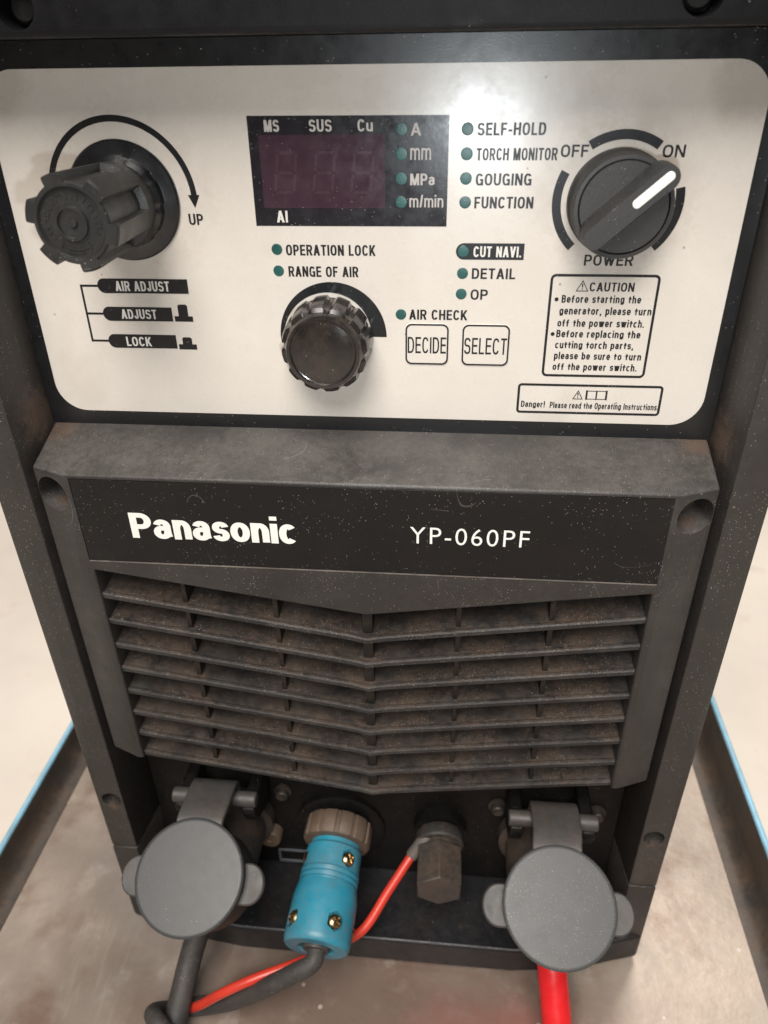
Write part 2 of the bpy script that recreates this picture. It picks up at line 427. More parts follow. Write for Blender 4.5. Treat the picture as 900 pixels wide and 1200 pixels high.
# ---------------------------------------------------------------- control panel, in its own tilted frame
MP = Matrix.Translation((0, .0198, 0)) @ Matrix.Rotation(-.02, 4, 'X')
RX = Matrix.Rotation(PI/2, 4, 'X')                     # local z of a turned part -> out of the panel
bm = bmesh.new(); add_box(bm, (-.1098, 0, .0004), (.1098, .0030, .1186))
panel = obj("control_panel", bm, M_BACKING, mc, M=MP)
mm = .001
def rrect(x0, x1, z0, z1, r, n=10):
    pts = []
    for cx, cz, a0 in ((x1-r, z1-r, 0), (x0+r, z1-r, 90), (x0+r, z0+r, 180), (x1-r, z0+r, 270)):
        for k in range(n+1):
            a = math.radians(a0 + 90*k/n); pts.append((cx+r*math.cos(a), cz+r*math.sin(a)))
    return pts
def sheet(bm, pts, y):
    f = bm.faces.new([bm.verts.new((x*mm, y, z*mm)) for x, z in pts])
    f.normal_update()
    if f.normal.y > 0: f.normal_flip()
def strip(bm, A, B, y, closed=False):
    a = [bm.verts.new((x*mm, y, z*mm)) for x, z in A]; b = [bm.verts.new((x*mm, y, z*mm)) for x, z in B]
    n = len(A)
    for i in range(n if closed else n-1):
        j = (i+1) % n; f = bm.faces.new((a[i], a[j], b[j], b[i])); f.normal_update()
        if f.normal.y > 0: f.normal_flip()
def arc(cx, cz, r, a0, a1, n=48):
    return [(cx+r*math.cos(math.radians(a0+(a1-a0)*k/n)), cz+r*math.sin(math.radians(a0+(a1-a0)*k/n))) for k in range(n+1)]
Y1, Y2, Y3, Y4 = -.0004, -.00048, -.00056, -.00064
bm = bmesh.new()
add_prism(bm, [(x*mm, z*mm) for x, z in rrect(-105.5, 105.5, 11.75, 112.0, 9.6)], YZ, -.0004, -.00002)
obj("faceplate", bm, M_CREAM, panel, smooth=0)

def ink(name, material, build):
    bm = bmesh.new(); build(bm); return obj(name, bm, material, panel, smooth=0, recalc=False)

# --- lettering. "pen" letters are drawn with a flat pen whose upright and level strokes have set widths
BOX = [2.5]      # roundness of the bowls
def se(cx, cy, rx, ry, a0, a1, n=22):
    P = []; e = BOX[0]
    for k in range(n+1):
        a = math.radians(a0+(a1-a0)*k/n); c, q = math.cos(a), math.sin(a)
        P.append((cx+rx*math.copysign(abs(c)**(2/e), c), cy+ry*math.copysign(abs(q)**(2/e), q)))
    return P
def S_(): return se(.5, .765, .48, .235, 8, 180, 14) + se(.5, .765, .5, .245, 180, 262, 8)[1:] + se(.5, .25, .5, .27, 82, 0, 8) + se(.5, .25, .5, .25, 0, -172, 14)[1:]
# glyph: (width, x-height letter?, strokes); stroke V u v0 v1 | H v u0 u1 | D u0 v0 u1 v1 | C points | K closed points
def glyphs(): return {
 'A': (.64, 0, [('D', 0, 0, .5, 1), ('D', 1, 0, .5, 1), ('H', .27, .2, .8)]),
 'B': (.58, 0, [('V', 0, 0, 1), ('C', [(0, 1), (.5, 1)] + se(.5, .77, .42, .23, 90, -90, 14) + [(0, .54)]), ('C', [(0, .53), (.5, .53)] + se(.5, .265, .5, .265, 90, -90, 14) + [(0, 0)])]),
 'C': (.60, 0, [('C', se(.5, .5, .5, .5, 32, 328, 40))]),
 'D': (.60, 0, [('V', 0, 0, 1), ('C', [(0, 1), (.4, 1)] + se(.4, .5, .6, .5, 90, -90) + [(0, 0)])]),
 'E': (.52, 0, [('V', 0, 0, 1), ('H', 1, 0, 1), ('H', .52, 0, .93), ('H', 0, 0, 1)]),
 'F': (.50, 0, [('V', 0, 0, 1), ('H', 1, 0, 1), ('H', .5, 0, .9)]),
 'G': (.62, 0, [('C', se(.5, .5, .5, .5, 36, 318, 40)), ('H', .46, .55, 1), ('V', 1, 0, .5)]),
 'H': (.60, 0, [('V', 0, 0, 1), ('V', 1, 0, 1), ('H', .52, 0, 1)]),
 'I': (0, 0, [('V', 0, 0, 1)]),
 'J': (.46, 0, [('C', [(1, 1.1), (1, .3)] + se(.5, .3, .5, .3, 0, -180, 16)[1:])]),
 'K': (.62, 0, [('V', 0, 0, 1), ('D', .05, .3, .95, 1), ('D', .34, .56, 1, 0)]),
 'L': (.48, 0, [('V', 0, 0, 1), ('H', 0, 0, 1)]),
 'M': (.76, 0, [('V', 0, 0, 1), ('V', 1, 0, 1), ('D', .06, 1, .5, 0), ('D', .94, 1, .5, 0)]),
 'N': (.61, 0, [('V', 0, 0, 1), ('V', 1, 0, 1), ('D', .02, 1, .98, 0)]),
 'O': (.63, 0, [('K', se(.5, .5, .5, .5, 0, 360, 44)[:-1])]),
 'P': (.57, 0, [('V', 0, 0, 1), ('C', [(0, 1), (.5, 1)] + se(.5, .725, .5, .275, 90, -90, 16) + [(0, .45)])]),
 'R': (.60, 0, [('V', 0, 0, 1), ('C', [(0, 1), (.5, 1)] + se(.5, .74, .5, .26, 90, -90, 16) + [(0, .48)]), ('D', .55, .5, 1, 0)]),
 'S': (.58, 0, [('C', S_())]),
 'T': (.54, 0, [('V', .5, 0, 1), ('H', 1, 0, 1)]),
 'U': (.60, 0, [('C', [(0, 1.12), (0, .4)] + se(.5, .4, .5, .4, 180, 360, 24)[1:-1] + [(1, .4), (1, 1.12)])]),
 'V': (.62, 0, [('D', 0, 1, .5, 0), ('D', 1, 1, .5, 0)]),
 'W': (.90, 0, [('D', 0, 1, .26, 0), ('D', .5, 1, .26, 0), ('D', .5, 1, .74, 0), ('D', 1, 1, .74, 0)]),
 '-': (.30, 0, [('H', .36, 0, 1)]), '/': (.30, 0, [('D', 0, 0, 1, 1)]),
 '.': (0, 0, [('V', 0, 0, .16)]), ',': (.04, 0, [('V', .5, 0, .16), ('D', .1, -.16, .5, .02)]), '!': (0, 0, [('V', 0, 0, .16), ('V', 0, .28, 1)]),
 'a': (.52, 1, [('C', se(.47, .7, .43, .3, 165, 0, 16) + [(.9, .3), (.93, .1), (1.0, -.02)]), ('C', [(.9, .58), (.45, .57)] + se(.42, .285, .42, .285, 90, 270, 16) + [(.5, 0)] + se(.5, .42, .4, .42, 270, 358, 8)[1:])]),
 'b': (.54, 1, [('V', 0, 0, 1.36), ('K', se(.5, .5, .5, .5, 0, 360, 36)[:-1])]),
 'c': (.52, 1, [('C', se(.5, .5, .5, .5, 44, 316, 32))]),
 'd': (.54, 1, [('V', 1, 0, 1.36), ('K', se(.5, .5, .5, .5, 0, 360, 36)[:-1])]),
 'e': (.53, 1, [('C', [(.98, .47)] + se(.5, .5, .5, .5, 0, 325, 36)), ('H', .47, .08, .98)]),
 'f': (.42, 1, [('C', [(.3, -.12), (.3, 1.08)] + se(.9, 1.08, .6, .30, 180, 90, 8)[1:] + [(1.15, 1.38)]), ('H', .84, 0, .85)]),
 'g': (.54, 1, [('K', se(.5, .5, .5, .5, 0, 360, 36)[:-1]), ('C', [(1, 1.1), (1, -.05)] + se(.5, -.05, .5, .27, 0, -165, 16)[1:])]),
 'h': (.53, 1, [('V', 0, 0, 1.36), ('C', se(.5, .55, .5, .45, 178, 0, 22) + [(1, -.12)])]),
 'i': (0, 1, [('V', 0, 0, 1), ('V', 0, 1.16, 1.36)]),
 'l': (0, 1, [('V', 0, 0, 1.36)]),
 'm': (.82, 1, [('V', 0, 0, 1), ('C', se(.25, .6, .25, .4, 178, 0, 16) + [(.5, -.12)]), ('C', se(.75, .6, .25, .4, 178, 0, 16) + [(1, -.12)])]),
 'n': (.53, 1, [('V', 0, 0, 1), ('C', se(.5, .55, .5, .45, 178, 0, 22) + [(1, -.12)])]),
 'o': (.55, 1, [('K', se(.5, .5, .5, .5, 0, 360, 36)[:-1])]),
 'p': (.54, 1, [('V', 0, -.36, 1), ('K', se(.5, .5, .5, .5, 0, 360, 36)[:-1])]),
 'r': (.40, 1, [('V', 0, 0, 1), ('C', se(.85, .45, .85, .53, 178, 92, 12) + [(1.15, .98)])]),
 's': (.49, 1, [('C', S_())]),
 't': (.40, 1, [('C', [(.42, 1.38), (.42, .25)] + se(.85, .25, .43, .25, 180, 268, 8)[1:]), ('H', .88, 0, 1)]),
 'u': (.53, 1, [('V', 1, 0, 1), ('C', [(0, 1.12), (0, .42)] + se(.5, .42, .5, .42, 180, 358, 20)[1:])]),
 'w': (.76, 1, [('D', 0, 1, .26, 0), ('D', .5, 1, .26, 0), ('D', .5, 1, .74, 0), ('D', 1, 1, .74, 0)]),
}
GL = glyphs()
def pen(body, x0, x1, base, cap, material=None, y=Y2, parent=None, tx=.195, ty=.16, gap=.12, xh=.735, space=.27, widths=None):
    """draw body between x0 and x1 (mm); cap is the capital height in mm, tx / ty stroke widths as a share of it"""
    wd = lambda c: (widths or {}).get(c, GL[c][0] + tx if GL[c][0] < .05 else GL[c][0] + (tx-.14)*.6)
    tot = sum(space if c == ' ' else wd(c) for c in body) + gap*(len(body)-1)
    kx = (x1-x0)/cap/tot; bm = bmesh.new(); X = 0; lay = [0]
    TX, TY = tx*min(1.0, kx*1.06)*cap, ty*cap
    def face(P):
        lay[0] += 1
        f = bm.faces.new([bm.verts.new((px*mm, y - (lay[0] % 7)*2e-6, pz*mm)) for px, pz in P]); f.normal_update()
        if f.normal.y > 0: f.normal_flip()
    for c in body:
        if c == ' ': X += space + gap; continue
        w = wd(c); gx0 = x0 + X*kx*cap; gw = w*kx*cap; H = cap*(xh if GL[c][1] else 1)
        cx = lambda u: gx0 + TX/2 + u*(gw-TX)
        cz = lambda v: base + TY/2 + v*(H-TY)
        oz = lambda v: base + v*H
        for st in GL[c][2]:
            if st[0] == 'V':
                u = .5 if w <= tx+.001 else st[1]
                xc = gx0+gw/2 if gw <= TX*1.05 else cx(u)
                face([(xc-TX/2, oz(st[2])), (xc+TX/2, oz(st[2])), (xc+TX/2, oz(st[3])), (xc-TX/2, oz(st[3]))])
            elif st[0] == 'H':
                z = cz(st[1]); a, b = gx0+st[2]*gw, gx0+st[3]*gw
                face([(a, z-TY/2), (b, z-TY/2), (b, z+TY/2), (a, z+TY/2)])
            elif st[0] == 'D':
                a, b = cx(st[1]), cx(st[3]); za, zb = oz(st[2]), oz(st[4]); t = TX*.56
                face([(a-t, za), (a+t, za), (b+t, zb), (b-t, zb)])
            else:
                P = [(cx(u), cz(v)) for u, v in st[1]]; closed = st[0] == 'K'; n = len(P); A = []; B = []
                for i in range(n):
                    p, q = (P[i-1], P[(i+1) % n]) if closed else (P[max(0, i-1)], P[min(n-1, i+1)])
                    dx, dz = q[0]-p[0], q[1]-p[1]; l = math.hypot(dx, dz) or 1
                    nx, nz = -dz/l*TX/2, dx/l*TY/2
                    A.append((P[i][0]+nx, P[i][1]+nz)); B.append((P[i][0]-nx, P[i][1]-nz))
                lay[0] += 1; yy = y - (lay[0] % 7)*2e-6
                va = [bm.verts.new((px*mm, yy, pz*mm)) for px, pz in A]; vb = [bm.verts.new((px*mm, yy, pz*mm)) for px, pz in B]
                for i in range(n if closed else n-1):
                    j = (i+1) % n; f = bm.faces.new((va[i], va[j], vb[j], vb[i])); f.normal_update()
                    if f.normal.y > 0: f.normal_flip()
        X += w + gap
    me = bpy.data.meshes.new("lettering"); bm.to_mesh(me); bm.free(); finish(me, material or M_INK, 0)
    return link("lettering", me, parent or panel)
def plain_font(body, x0, x1, base, cap, material, y, parent, spacing):
    """the light humanist model number, from the built-in font"""
    def text_mesh(t):
        cu = bpy.data.curves.new("lettering", 'FONT'); cu.body = t; cu.offset = -.005; cu.resolution_u = 4; cu.space_character = spacing
        o = bpy.data.objects.new("lettering", cu); COL.objects.link(o); bpy.context.view_layer.update()
        dg = bpy.context.evaluated_depsgraph_get()
        me = bpy.data.meshes.new_from_object(o.evaluated_get(dg), depsgraph=dg)
        bpy.data.objects.remove(o); bpy.data.curves.remove(cu); return me
    h = text_mesh("H"); lo = min(v.co.y for v in h.vertices); hi = max(v.co.y for v in h.vertices); bpy.data.meshes.remove(h)
    me = text_mesh(body); k = cap*mm/(hi-lo); xs = [v.co.x for v in me.vertices]; a, b = min(xs), max(xs); kx = (x1-x0)*mm/(b-a)
    for v in me.vertices: v.co = ((v.co.x-a)*kx + x0*mm, y, (v.co.y-lo)*k + base*mm)
    finish(me, material, 0); return link("lettering", me, parent)

# display window
ink("display", M_DISP, lambda bm: sheet(bm, [(-31.6, 71.6), (23.85, 71.6), (23.85, 100.0), (-31.6, 100.2)], Y2))
ink("display_window", M_WIN, lambda bm: sheet(bm, [(-28.8, 76.5), (6.3, 76.5), (6.4, 95.5), (-28.8, 95.5)], Y3))
def digit(bm, x0, segs):
    sl = .14
    def P(u, v): return (x0 + u + sl*v, 80.2 + v)
    w, h, t = 6.2, 11.2, .9
    S = {'a': [(t*.6, h), (w-t*.6, h), (w-t*1.4, h-t), (t*1.4, h-t)], 'd': [(t*.6, 0), (w-t*.6, 0), (w-t*1.4, t), (t*1.4, t)],
         'g': [(t*1.2, h/2-t/2), (w-t*1.2, h/2-t/2), (w-t*1.2, h/2+t/2), (t*1.2, h/2+t/2)],
         'f': [(0, h-t*.6), (t, h-t*1.4), (t, h/2+t*.5), (0, h/2+t*.2)], 'e': [(0, t*.6), (t, t*1.4), (t, h/2-t*.5), (0, h/2-t*.2)],
         'b': [(w, h-t*.6), (w-t, h-t*1.4), (w-t, h/2+t*.5), (w, h/2+t*.2)], 'c': [(w, t*.6), (w-t, t*1.4), (w-t, h/2-t*.5), (w, h/2-t*.2)]}
    for s_ in segs: sheet(bm, [P(*q) for q in S[s_]], Y4)
for x0 in (-25.6, -14.6, -3.8): ink("digit", M_DIGIT, lambda bm: digit(bm, x0, 'abcdefg'))
for t_, a, b, z in (("MS", -26.9, -22.7, 96.25), ("SUS", -14.4, -8.1, 96.2), ("Cu", -1.0, 3.2, 96.2)):
    pen(t_, a, b, z, 2.95, M_INKG, Y4)
pen("A", 13.5, 16.3, 95.1, 3.1, M_INKG, Y4); pen("mm", 13.4, 19.1, 89.1, 4.0, M_INKG, Y4, tx=.12, ty=.12)
pen("MPa", 13.4, 20.3, 82.6, 3.0, M_INKG, Y4); pen("m/min", 13.2, 22.8, 76.8, 3.3, M_INKG, Y4, tx=.14, ty=.12)
pen("AI", -25.3, -22.1, 72.6, 3.2, M_INKW, Y4)
# indicator lamps: shallow teal lenses
for x, z in ((11.05, 96.7), (11.0, 90.6), (10.95, 84.3), (10.9, 78.15), (28.8, 96.6), (28.85, 90.5), (28.87, 84.3), (28.9, 78.1),
             (28.95, 64.8), (28.95, 58.5), (28.8, 52.45), (-26.1, 65.0), (-26.1, 58.75), (10.75, 46.05)):
    bm = bmesh.new(); add_lathe(bm, [(1.62*mm, 0), (1.55*mm, .06*mm), (1.45*mm, .07*mm), (0, .07*mm)], Matrix.Translation((x*mm, Y2, z*mm)) @ RX, 24)
    obj("indicator_lamp", bm, M_LED, panel, smooth=60)
for t_, a, b, z in (("SELF-HOLD", 31.5, 49.7, 95.0), ("TORCH MONITOR", 31.5, 53.3, 88.85), ("GOUGING", 31.6, 46.9, 82.5),
                    ("FUNCTION", 31.5, 47.9, 76.5), ("DETAIL", 31.7, 44.4, 56.95), ("OP", 31.6, 36.7, 50.8),
                    ("OPERATION LOCK", -23.4, 3.3, 63.3), ("RANGE OF AIR", -23.1, -2.0, 57.1), ("AIR CHECK", 13.3, 30.9, 44.55),
                    ("OFF", 54.1, 61.5, 89.6), ("ON", 80.9, 86.8, 89.45), ("POWER", 63.7, 77.5, 61.0), ("UP", -51.7, -47.4, 71.8)):
    pen(t_, a, b, z, 3.05, M_INK, Y2)
# CUT NAVI. plate
def navi(bm):
    sheet(bm, arc(29.1, 64.75, 2.3, 90, 270, 16) + [(46.4, 62.45), (46.4, 67.05)], Y2)
ink("marking", M_INK, navi); pen("CUT NAVI.", 31.9, 45.6, 63.2, 3.0, M_INKW, Y3)
# push buttons: raised pads under the film, with a printed outline
for x0, x1, t_ in ((12.0, 25.6, "DECIDE"), (29.5, 44.2, "SELECT")):
    bm = bmesh.new(); add_prism(bm, [(x*mm, z*mm) for x, z in rrect(x0, x1, 30.2, 43.4, 2.0, 6)], YZ, -.00062, -.0002)
    obj("push_button", bm, M_CREAM, panel, smooth=0, bevel=.0001)
    ink("marking", M_INK, lambda bm: strip(bm, rrect(x0+.15, x1-.15, 30.35, 43.25, 1.9, 6), rrect(x0+.65, x1-.65, 30.85, 42.75, 1.5, 6), -.00068, True))
    pen(t_, x0+.85, x1-.85, 34.0, 5.15, M_INK, -.00068, tx=.13, ty=.115)
# lock / adjust key
def key(bm):
    for z, x in ((53.7, -83.5), (45.0, -83.3), (36.2, -83.2)):
        sheet(bm, [(-89.4, z-.33), (x+1, z-.33), (x+1, z+.33), (-89.4, z+.33)], Y2)
    sheet(bm, [(-89.45, 35.87), (-88.8, 35.87), (-88.8, 54.03), (-89.45, 54.03)], Y2-.00003)
    for z, x1 in ((53.75, -54.9), (45.0, -61.2), (36.2, -61.2)):
        sheet(bm, arc(-81.5, z, 2.25, 90, 270, 14) + [(x1, z-2.2), (x1, z+2.2)], Y2-.00005)
    for z, h in ((42.8, 5.4), (33.75, 4.0)):
        sheet(bm, [(-60.6, z), (-54.75, z), (-54.75, z+1.7), (-60.6, z+1.7)], Y2)
        sheet(bm, [(-59.2, z+.1), (-56.1, z+.1), (-56.1, z+h-.4), (-56.6, z+h), (-58.7, z+h), (-59.2, z+h-.4)], Y2-.00004)
ink("marking", M_INK, key)
pen("AIR ADJUST", -78.0, -60.8, 52.2, 3.05, M_INKW, Y3); pen("ADJUST", -77.8, -66.3, 43.5, 3.0, M_INKW, Y3)
pen("LOCK", -77.8, -69.5, 34.6, 3.05, M_INKW, Y3)
# turning arrow round the pressure knob
def arrow(bm):
    c = (-70.5, 78.6)
    strip(bm, arc(*c, 22.2, 182, 2, 80), arc(*c, 20.5, 182, 2, 80), Y2)
    sheet(bm, [(-51.0, 80.0), (-47.6, 80.0), (-49.3, 76.5)], Y2-.00003)
ink("marking", M_INK, arrow)
# swelling arc round the selector knob
def swell(bm):
    n = 60; A = []; B = []
    for k in range(n+1):
        a = math.radians(188 - 188*k/n); w = .5 + 4.4*(k/n)**.75
        A.append((-10.4+16.7*math.cos(a), 38.9+16.7*math.sin(a))); B.append((-10.4+(16.7-w)*math.cos(a), 38.9+(16.7-w)*math.sin(a)))
    strip(bm, A, B, Y2)
ink("marking", M_INK, swell)
def power_arcs(bm):
    for a0, a1 in ((123, 56.5), (153.5, 227.5), (12, -47.5)):
        strip(bm, arc(70.9, 78.45, 17.9, a0, a1, 30), arc(70.9, 78.45, 15.45, a0, a1, 30), Y2)
ink("marking", M_INK, power_arcs)
# caution and danger boxes
def frame(bm, x0, x1, z0, z1, t, r): strip(bm, rrect(x0, x1, z0, z1, r, 6), rrect(x0+t, x1-t, z0+t, z1-t, max(.2, r-t), 6), Y2, True)
def tri(bm, x, z, w, h):
    o_ = [(x-w/2, z), (x+w/2, z), (x, z+h)]; t = .24
    i_ = [(x-w/2+t*1.7, z+t), (x+w/2-t*1.7, z+t), (x, z+h-t*2.1)]
    strip(bm, o_, i_, Y2, True)
    sheet(bm, [(x-.16, z+h*.36), (x+.16, z+h*.36), (x+.2, z+h*.68), (x-.2, z+h*.68)], Y2); sheet(bm, [(x-.16, z+h*.17), (x+.16, z+h*.17), (x+.16, z+h*.28), (x-.16, z+h*.28)], Y2)
def boxes(bm):
    frame(bm, 54.7, 86.1, 27.2, 58.6, .75, 1.6); frame(bm, 47.8, 92.6, 14.7, 24.75, .75, 1.2)
    tri(bm, 64.1, 53.6, 3.7, 3.3); tri(bm, 66.7, 19.75, 3.3, 3.1)
    for x, z in ((57.0, 51.2), (56.9, 40.7)): sheet(bm, arc(x, z, .6, 0, 345, 22), Y2)
    x0, x1, xm, z0, z1, t = 69.4, 75.4, 72.4, 19.8, 22.7, .22      # the little open book
    for a, b in ((x0-.35, x0+.25), (x1-.25, x1+.35), (xm-.15, xm+.15)): sheet(bm, [(a, z0-.12), (b, z0-.12), (b, z1+.12), (a, z1+.12)], Y2-.00002)
    for a, b in ((x0, xm), (xm, x1)): strip(bm, [(a, z0), (b, z0), (b, z1), (a, z1)], [(a+t, z0+t), (b-t, z0+t), (b-t, z1-t), (a+t, z1-t)], Y2, True)
ink("marking", M_INK, boxes)
pen("CAUTION", 66.2, 79.0, 53.65, 2.6, M_INK, Y2)
for t_, a, b, z in (("Before starting the", 58.5, 81.5, 50.25), ("generator, please turn", 58.2, 85.0, 46.75), ("off the power switch.", 58.0, 83.5, 43.05),
                    ("Before replacing the", 58.0, 82.9, 39.75), ("cutting torch parts,", 58.0, 81.4, 36.3), ("please be sure to turn", 58.0, 84.2, 32.85), ("off the power switch.", 57.9, 83.4, 29.35)):
    pen(t_, a, b, z, 2.25, M_INK, Y2, tx=.20, ty=.175, gap=.13, space=.3, xh=.75)
pen("Danger!", 49.2, 56.7, 16.75, 2.1, M_INK, Y2); pen("Please read the Operating Instructions.", 58.3, 92.0, 16.6, 2.1, M_INK, Y2)

def on_panel(x, z): return MP @ Matrix.Translation((x*mm, -.0004, z*mm)) @ RX
# ---------------------------------------------------------------- pressure knob with six grips
K = on_panel(-70.3, 78.2)
bm = bmesh.new()
def teeth(a, k): return 1.0 if k in (0, 1, 2, 3) else (1.0 if (a*9/PI) % 2 < 1.5 else .972)
add_lathe(bm, [(16.6*mm, 0), (16.6*mm, .7*mm), (16.1*mm, 1.2*mm), (13.4*mm, 1.5*mm), (12.6*mm, 1.7*mm), (12.4*mm, 4.2*mm), (11.2*mm, 5.2*mm), (11.2*mm, 9*mm)], K, 132, teeth)
kn = obj("pressure_knob", bm, M_BACKING, mc)
def near(a, w):       # distance of angle a from the nearest grip, in degrees
    d = (math.degrees(a) - 45 + 30) % 60 - 30
    return abs(d)
def grip(a, k):
    if k in (3, 4, 5):
        t = (near(a, 0) - 13.0)/2.0
        t = 0 if t < 0 else 1 if t > 1 else t
        return 1 - .17*t
    return 1.0
bm = bmesh.new(); F = 35.2
add_lathe(bm, [(10.9*mm, 6.5*mm), (11.5*mm, 6.9*mm), (11.6*mm, 12.0*mm), (11.6*mm, 12.6*mm), (12.2*mm, (F-.7)*mm), (11.6*mm, F*mm),
               (8.9*mm, (F+.05)*mm), (8.4*mm, (F-1.0)*mm), (4.3*mm, (F-.8)*mm), (4.15*mm, (F+.1)*mm), (3.7*mm, (F+.1)*mm), (3.5*mm, (F-.9)*mm), (1.2*mm, (F-1.3)*mm), (.9*mm, (F-.6)*mm), (0, (F-.5)*mm)], K, 360, grip)
hb = obj("grip", bm, M_KNOB, kn, smooth=28)
bm = bmesh.new()      # worn raised marks moulded into the front
def ridge(r0, r1, a0, a1, h=.25):
    n = max(2, int(abs(a1-a0)/6)); h0, h1 = (F-1.1)*mm, (F-.80+h)*mm
    pts = arc(0, 0, r1, a0, a1, n) + arc(0, 0, r0, a1, a0, n)
    add_prism(bm, [(x*mm, z*mm) for x, z in pts], K, h0, h1)
for a in range(0, 360, 13):
    if 215 < a < 330: continue
    r0 = 6.0 + random.uniform(-.2, .2); ridge(r0, r0+random.uniform(.5, 1.6), a, a+random.uniform(3, 8), .12)
    if random.random() < .6: ridge(7.0, 7.4, a+2, a+9, .1)
ridge(6.2, 6.6, 235, 300, .2); ridge(7.2, 7.5, 250, 285, .15); ridge(5.6, 7.2, 300, 304, .2); ridge(5.6, 7.2, 231, 235, .2)
obj("moulded_mark", bm, M_KNOB, kn)

# ---------------------------------------------------------------- selector knob, scalloped
K = on_panel(-11.5, 38.1) @ Matrix.Diagonal((1.08, 1.08, 1.07, 1))
def scal(a, k):
    if k in (1, 2, 3):
        c = (math.degrees(a) - 8) % 30
        d = abs(c - 15)/15          # 0 at a notch, 1 at a lobe
        return 1 - .075*max(0, 1-(d*2.2)**2)*(1.0 if k < 3 else .8)
    return 1
bm = bmesh.new()
add_lathe(bm, [(12.0*mm, .2*mm), (12.7*mm, .5*mm), (12.45*mm, 9.5*mm), (12.0*mm, 11.0*mm), (10.9*mm, 11.6*mm), (10.6*mm, 12.6*mm), (10.2*mm, 13.4*mm), (9.3*mm, 13.5*mm), (8.95*mm, 13.0*mm), (8.7*mm, 12.9*mm),
               (7*mm, 13.25*mm), (4*mm, 13.6*mm), (0, 13.75*mm)], K, 240, scal)
obj("selector_knob", bm, M_KNOBGLOSS, mc, smooth=30)

# ---------------------------------------------------------------- power switch
K = on_panel(70.7, 78.3) @ Matrix.Diagonal((.885, .885, 1.13, 1))
bm = bmesh.new()
add_lathe(bm, [(15.5*mm, 0), (15.5*mm, 3.4*mm), (15.1*mm, 4.4*mm), (15.0*mm, 8.6*mm), (14.6*mm, 9.4*mm), (13.55*mm, 9.5*mm), (13.5*mm, 8.0*mm), (13.2*mm, 8.0*mm), (13.15*mm, 9.3*mm), (12.9*mm, 9.6*mm), (0, 9.6*mm)], K, 96)
sw = obj("power_switch", bm, M_SWITCH, mc)
bm = bmesh.new(); an = math.radians(42)
G = K @ Matrix.Rotation(an, 4, 'Z')
def bar(x0, x1, w0, w1, h0, h1):
    """tapering grip with rounded ends, broad at its foot"""
    for_ = []
    for w, h, e in ((w0, h0, 0), (w1, h1-.5, .3), (w1-.45, h1, .8)):
        pts = []
        for k in range(13):
            a = -PI/2 + PI*k/12; pts.append((x1 - w - e*.3 + w*math.cos(a), w*math.sin(a)))
        for k in range(13):
            a = PI/2 + PI*k/12; pts.append((x0 + w + e*.3 + w*math.cos(a), w*math.sin(a)))
        for_.append([bm.verts.new(G @ Vector((x*mm, y*mm, h*mm))) for x, y in pts])
    for A, B in zip(for_, for_[1:]):
        n = len(A)
        for i in range(n): bm.faces.new((A[i], A[(i+1) % n], B[(i+1) % n], B[i]))
    bm.faces.new(for_[0][::-1]); bm.faces.new(for_[-1])
bar(-14.8, 17.2, 4.9, 3.6, 9.4, 14.4)
obj("grip", bm, M_SWITCH, sw)
bm = bmesh.new()
pts = [(15.6-1.35+1.35*math.cos(-PI/2+PI*k/12), 1.35*math.sin(-PI/2+PI*k/12)) for k in range(13)] + [(1.9+1.35+1.35*math.cos(PI/2+PI*k/12), 1.35*math.sin(PI/2+PI*k/12)) for k in range(13)]
add_prism(bm, [(x*mm, y*mm) for x, y in pts], G, 13.9*mm, 14.65*mm)
obj("pointer", bm, M_WHITE, sw, bevel=.0002)

# ---------------------------------------------------------------- front cover
XO, XB, XG = .1095, .0972, .0945
bm = bmesh.new()
out = [(-XO, 0), (XO, 0), (XO, -.134), (XG, -.1342), (XG, -.0378), (0, -.0523), (-XG, -.0378), (-XG, -.1342), (-XO, -.134)]
add_prism(bm, out, YZ, -.0048, .0205)
for x in (-XB, XB):
    bmesh.ops.bisect_plane(bm, geom=bm.verts[:] + bm.edges[:] + bm.faces[:], plane_co=(x, 0, 0), plane_no=(1, 0, 0))
for v in bm.verts:
    if abs(v.co.x) > XB + .001 and v.co.y < 0: v.co.y = 0
    if v.co.y > .01 and v.co.z > -.001: v.co.z = .0069
cover = obj("front_cover", bm, M_COVER, mc, bevel=.0009, segs=3)
c = bmesh.new()
for s in (-1, 1): add_lathe(c, [(.0061, -.012), (.0065, .006)], axis_matrix((s*.1029, -.0022, -.0086), (s*.25, -1, 0)), 40)
add_box(c, (-.0953, -.0100, -.0336), (.0953, -.0044, -.0011))
cut(cover, c)
for s in (-1, 1):      # floor of each screw well, furred with brown dust
    bm = bmesh.new(); add_lathe(bm, [(.0060, -.0118), (.0058, -.0105), (.0030, -.0098), (0, -.0098)], axis_matrix((s*.1031, -.0022, -.0086), (s*.25, -1, 0)), 32)
    obj("screw", bm, M_HOLE, cover)
# brand strip set into the recess
bm = bmesh.new(); add_box(bm, (-.0951, -.00475, -.0334), (.0951, -.0043, -.0013))
bs = obj("brand_strip", bm, M_STRIP, mc, bevel=.00012)
bm = bmesh.new()
add_box(bm, (-.0951, -.0050, -.03375), (.0951, -.0046, -.03345))
obj("strip_edge", bm, grime("edge_dust", (.16, .145, .13), .6, .5, .1, brown=.3), bs)

# white maker's wordmark and model number
plain_font("YP-060PF", 15.3, 53.2, -21.05, 6.25, M_LOGO, -.00482, bs, 1.16)
BOX[0] = 2.1; GL = glyphs()
pen("Panasonic", -77.7, -21.5, -23.3, 9.9, M_LOGO, -.00482, bs, tx=.34, ty=.185, gap=.055, xh=.775, widths={'P': 1.08, 'a': .95, 'n': .90, 's': .84, 'o': .97, 'i': .37, 'c': .90})

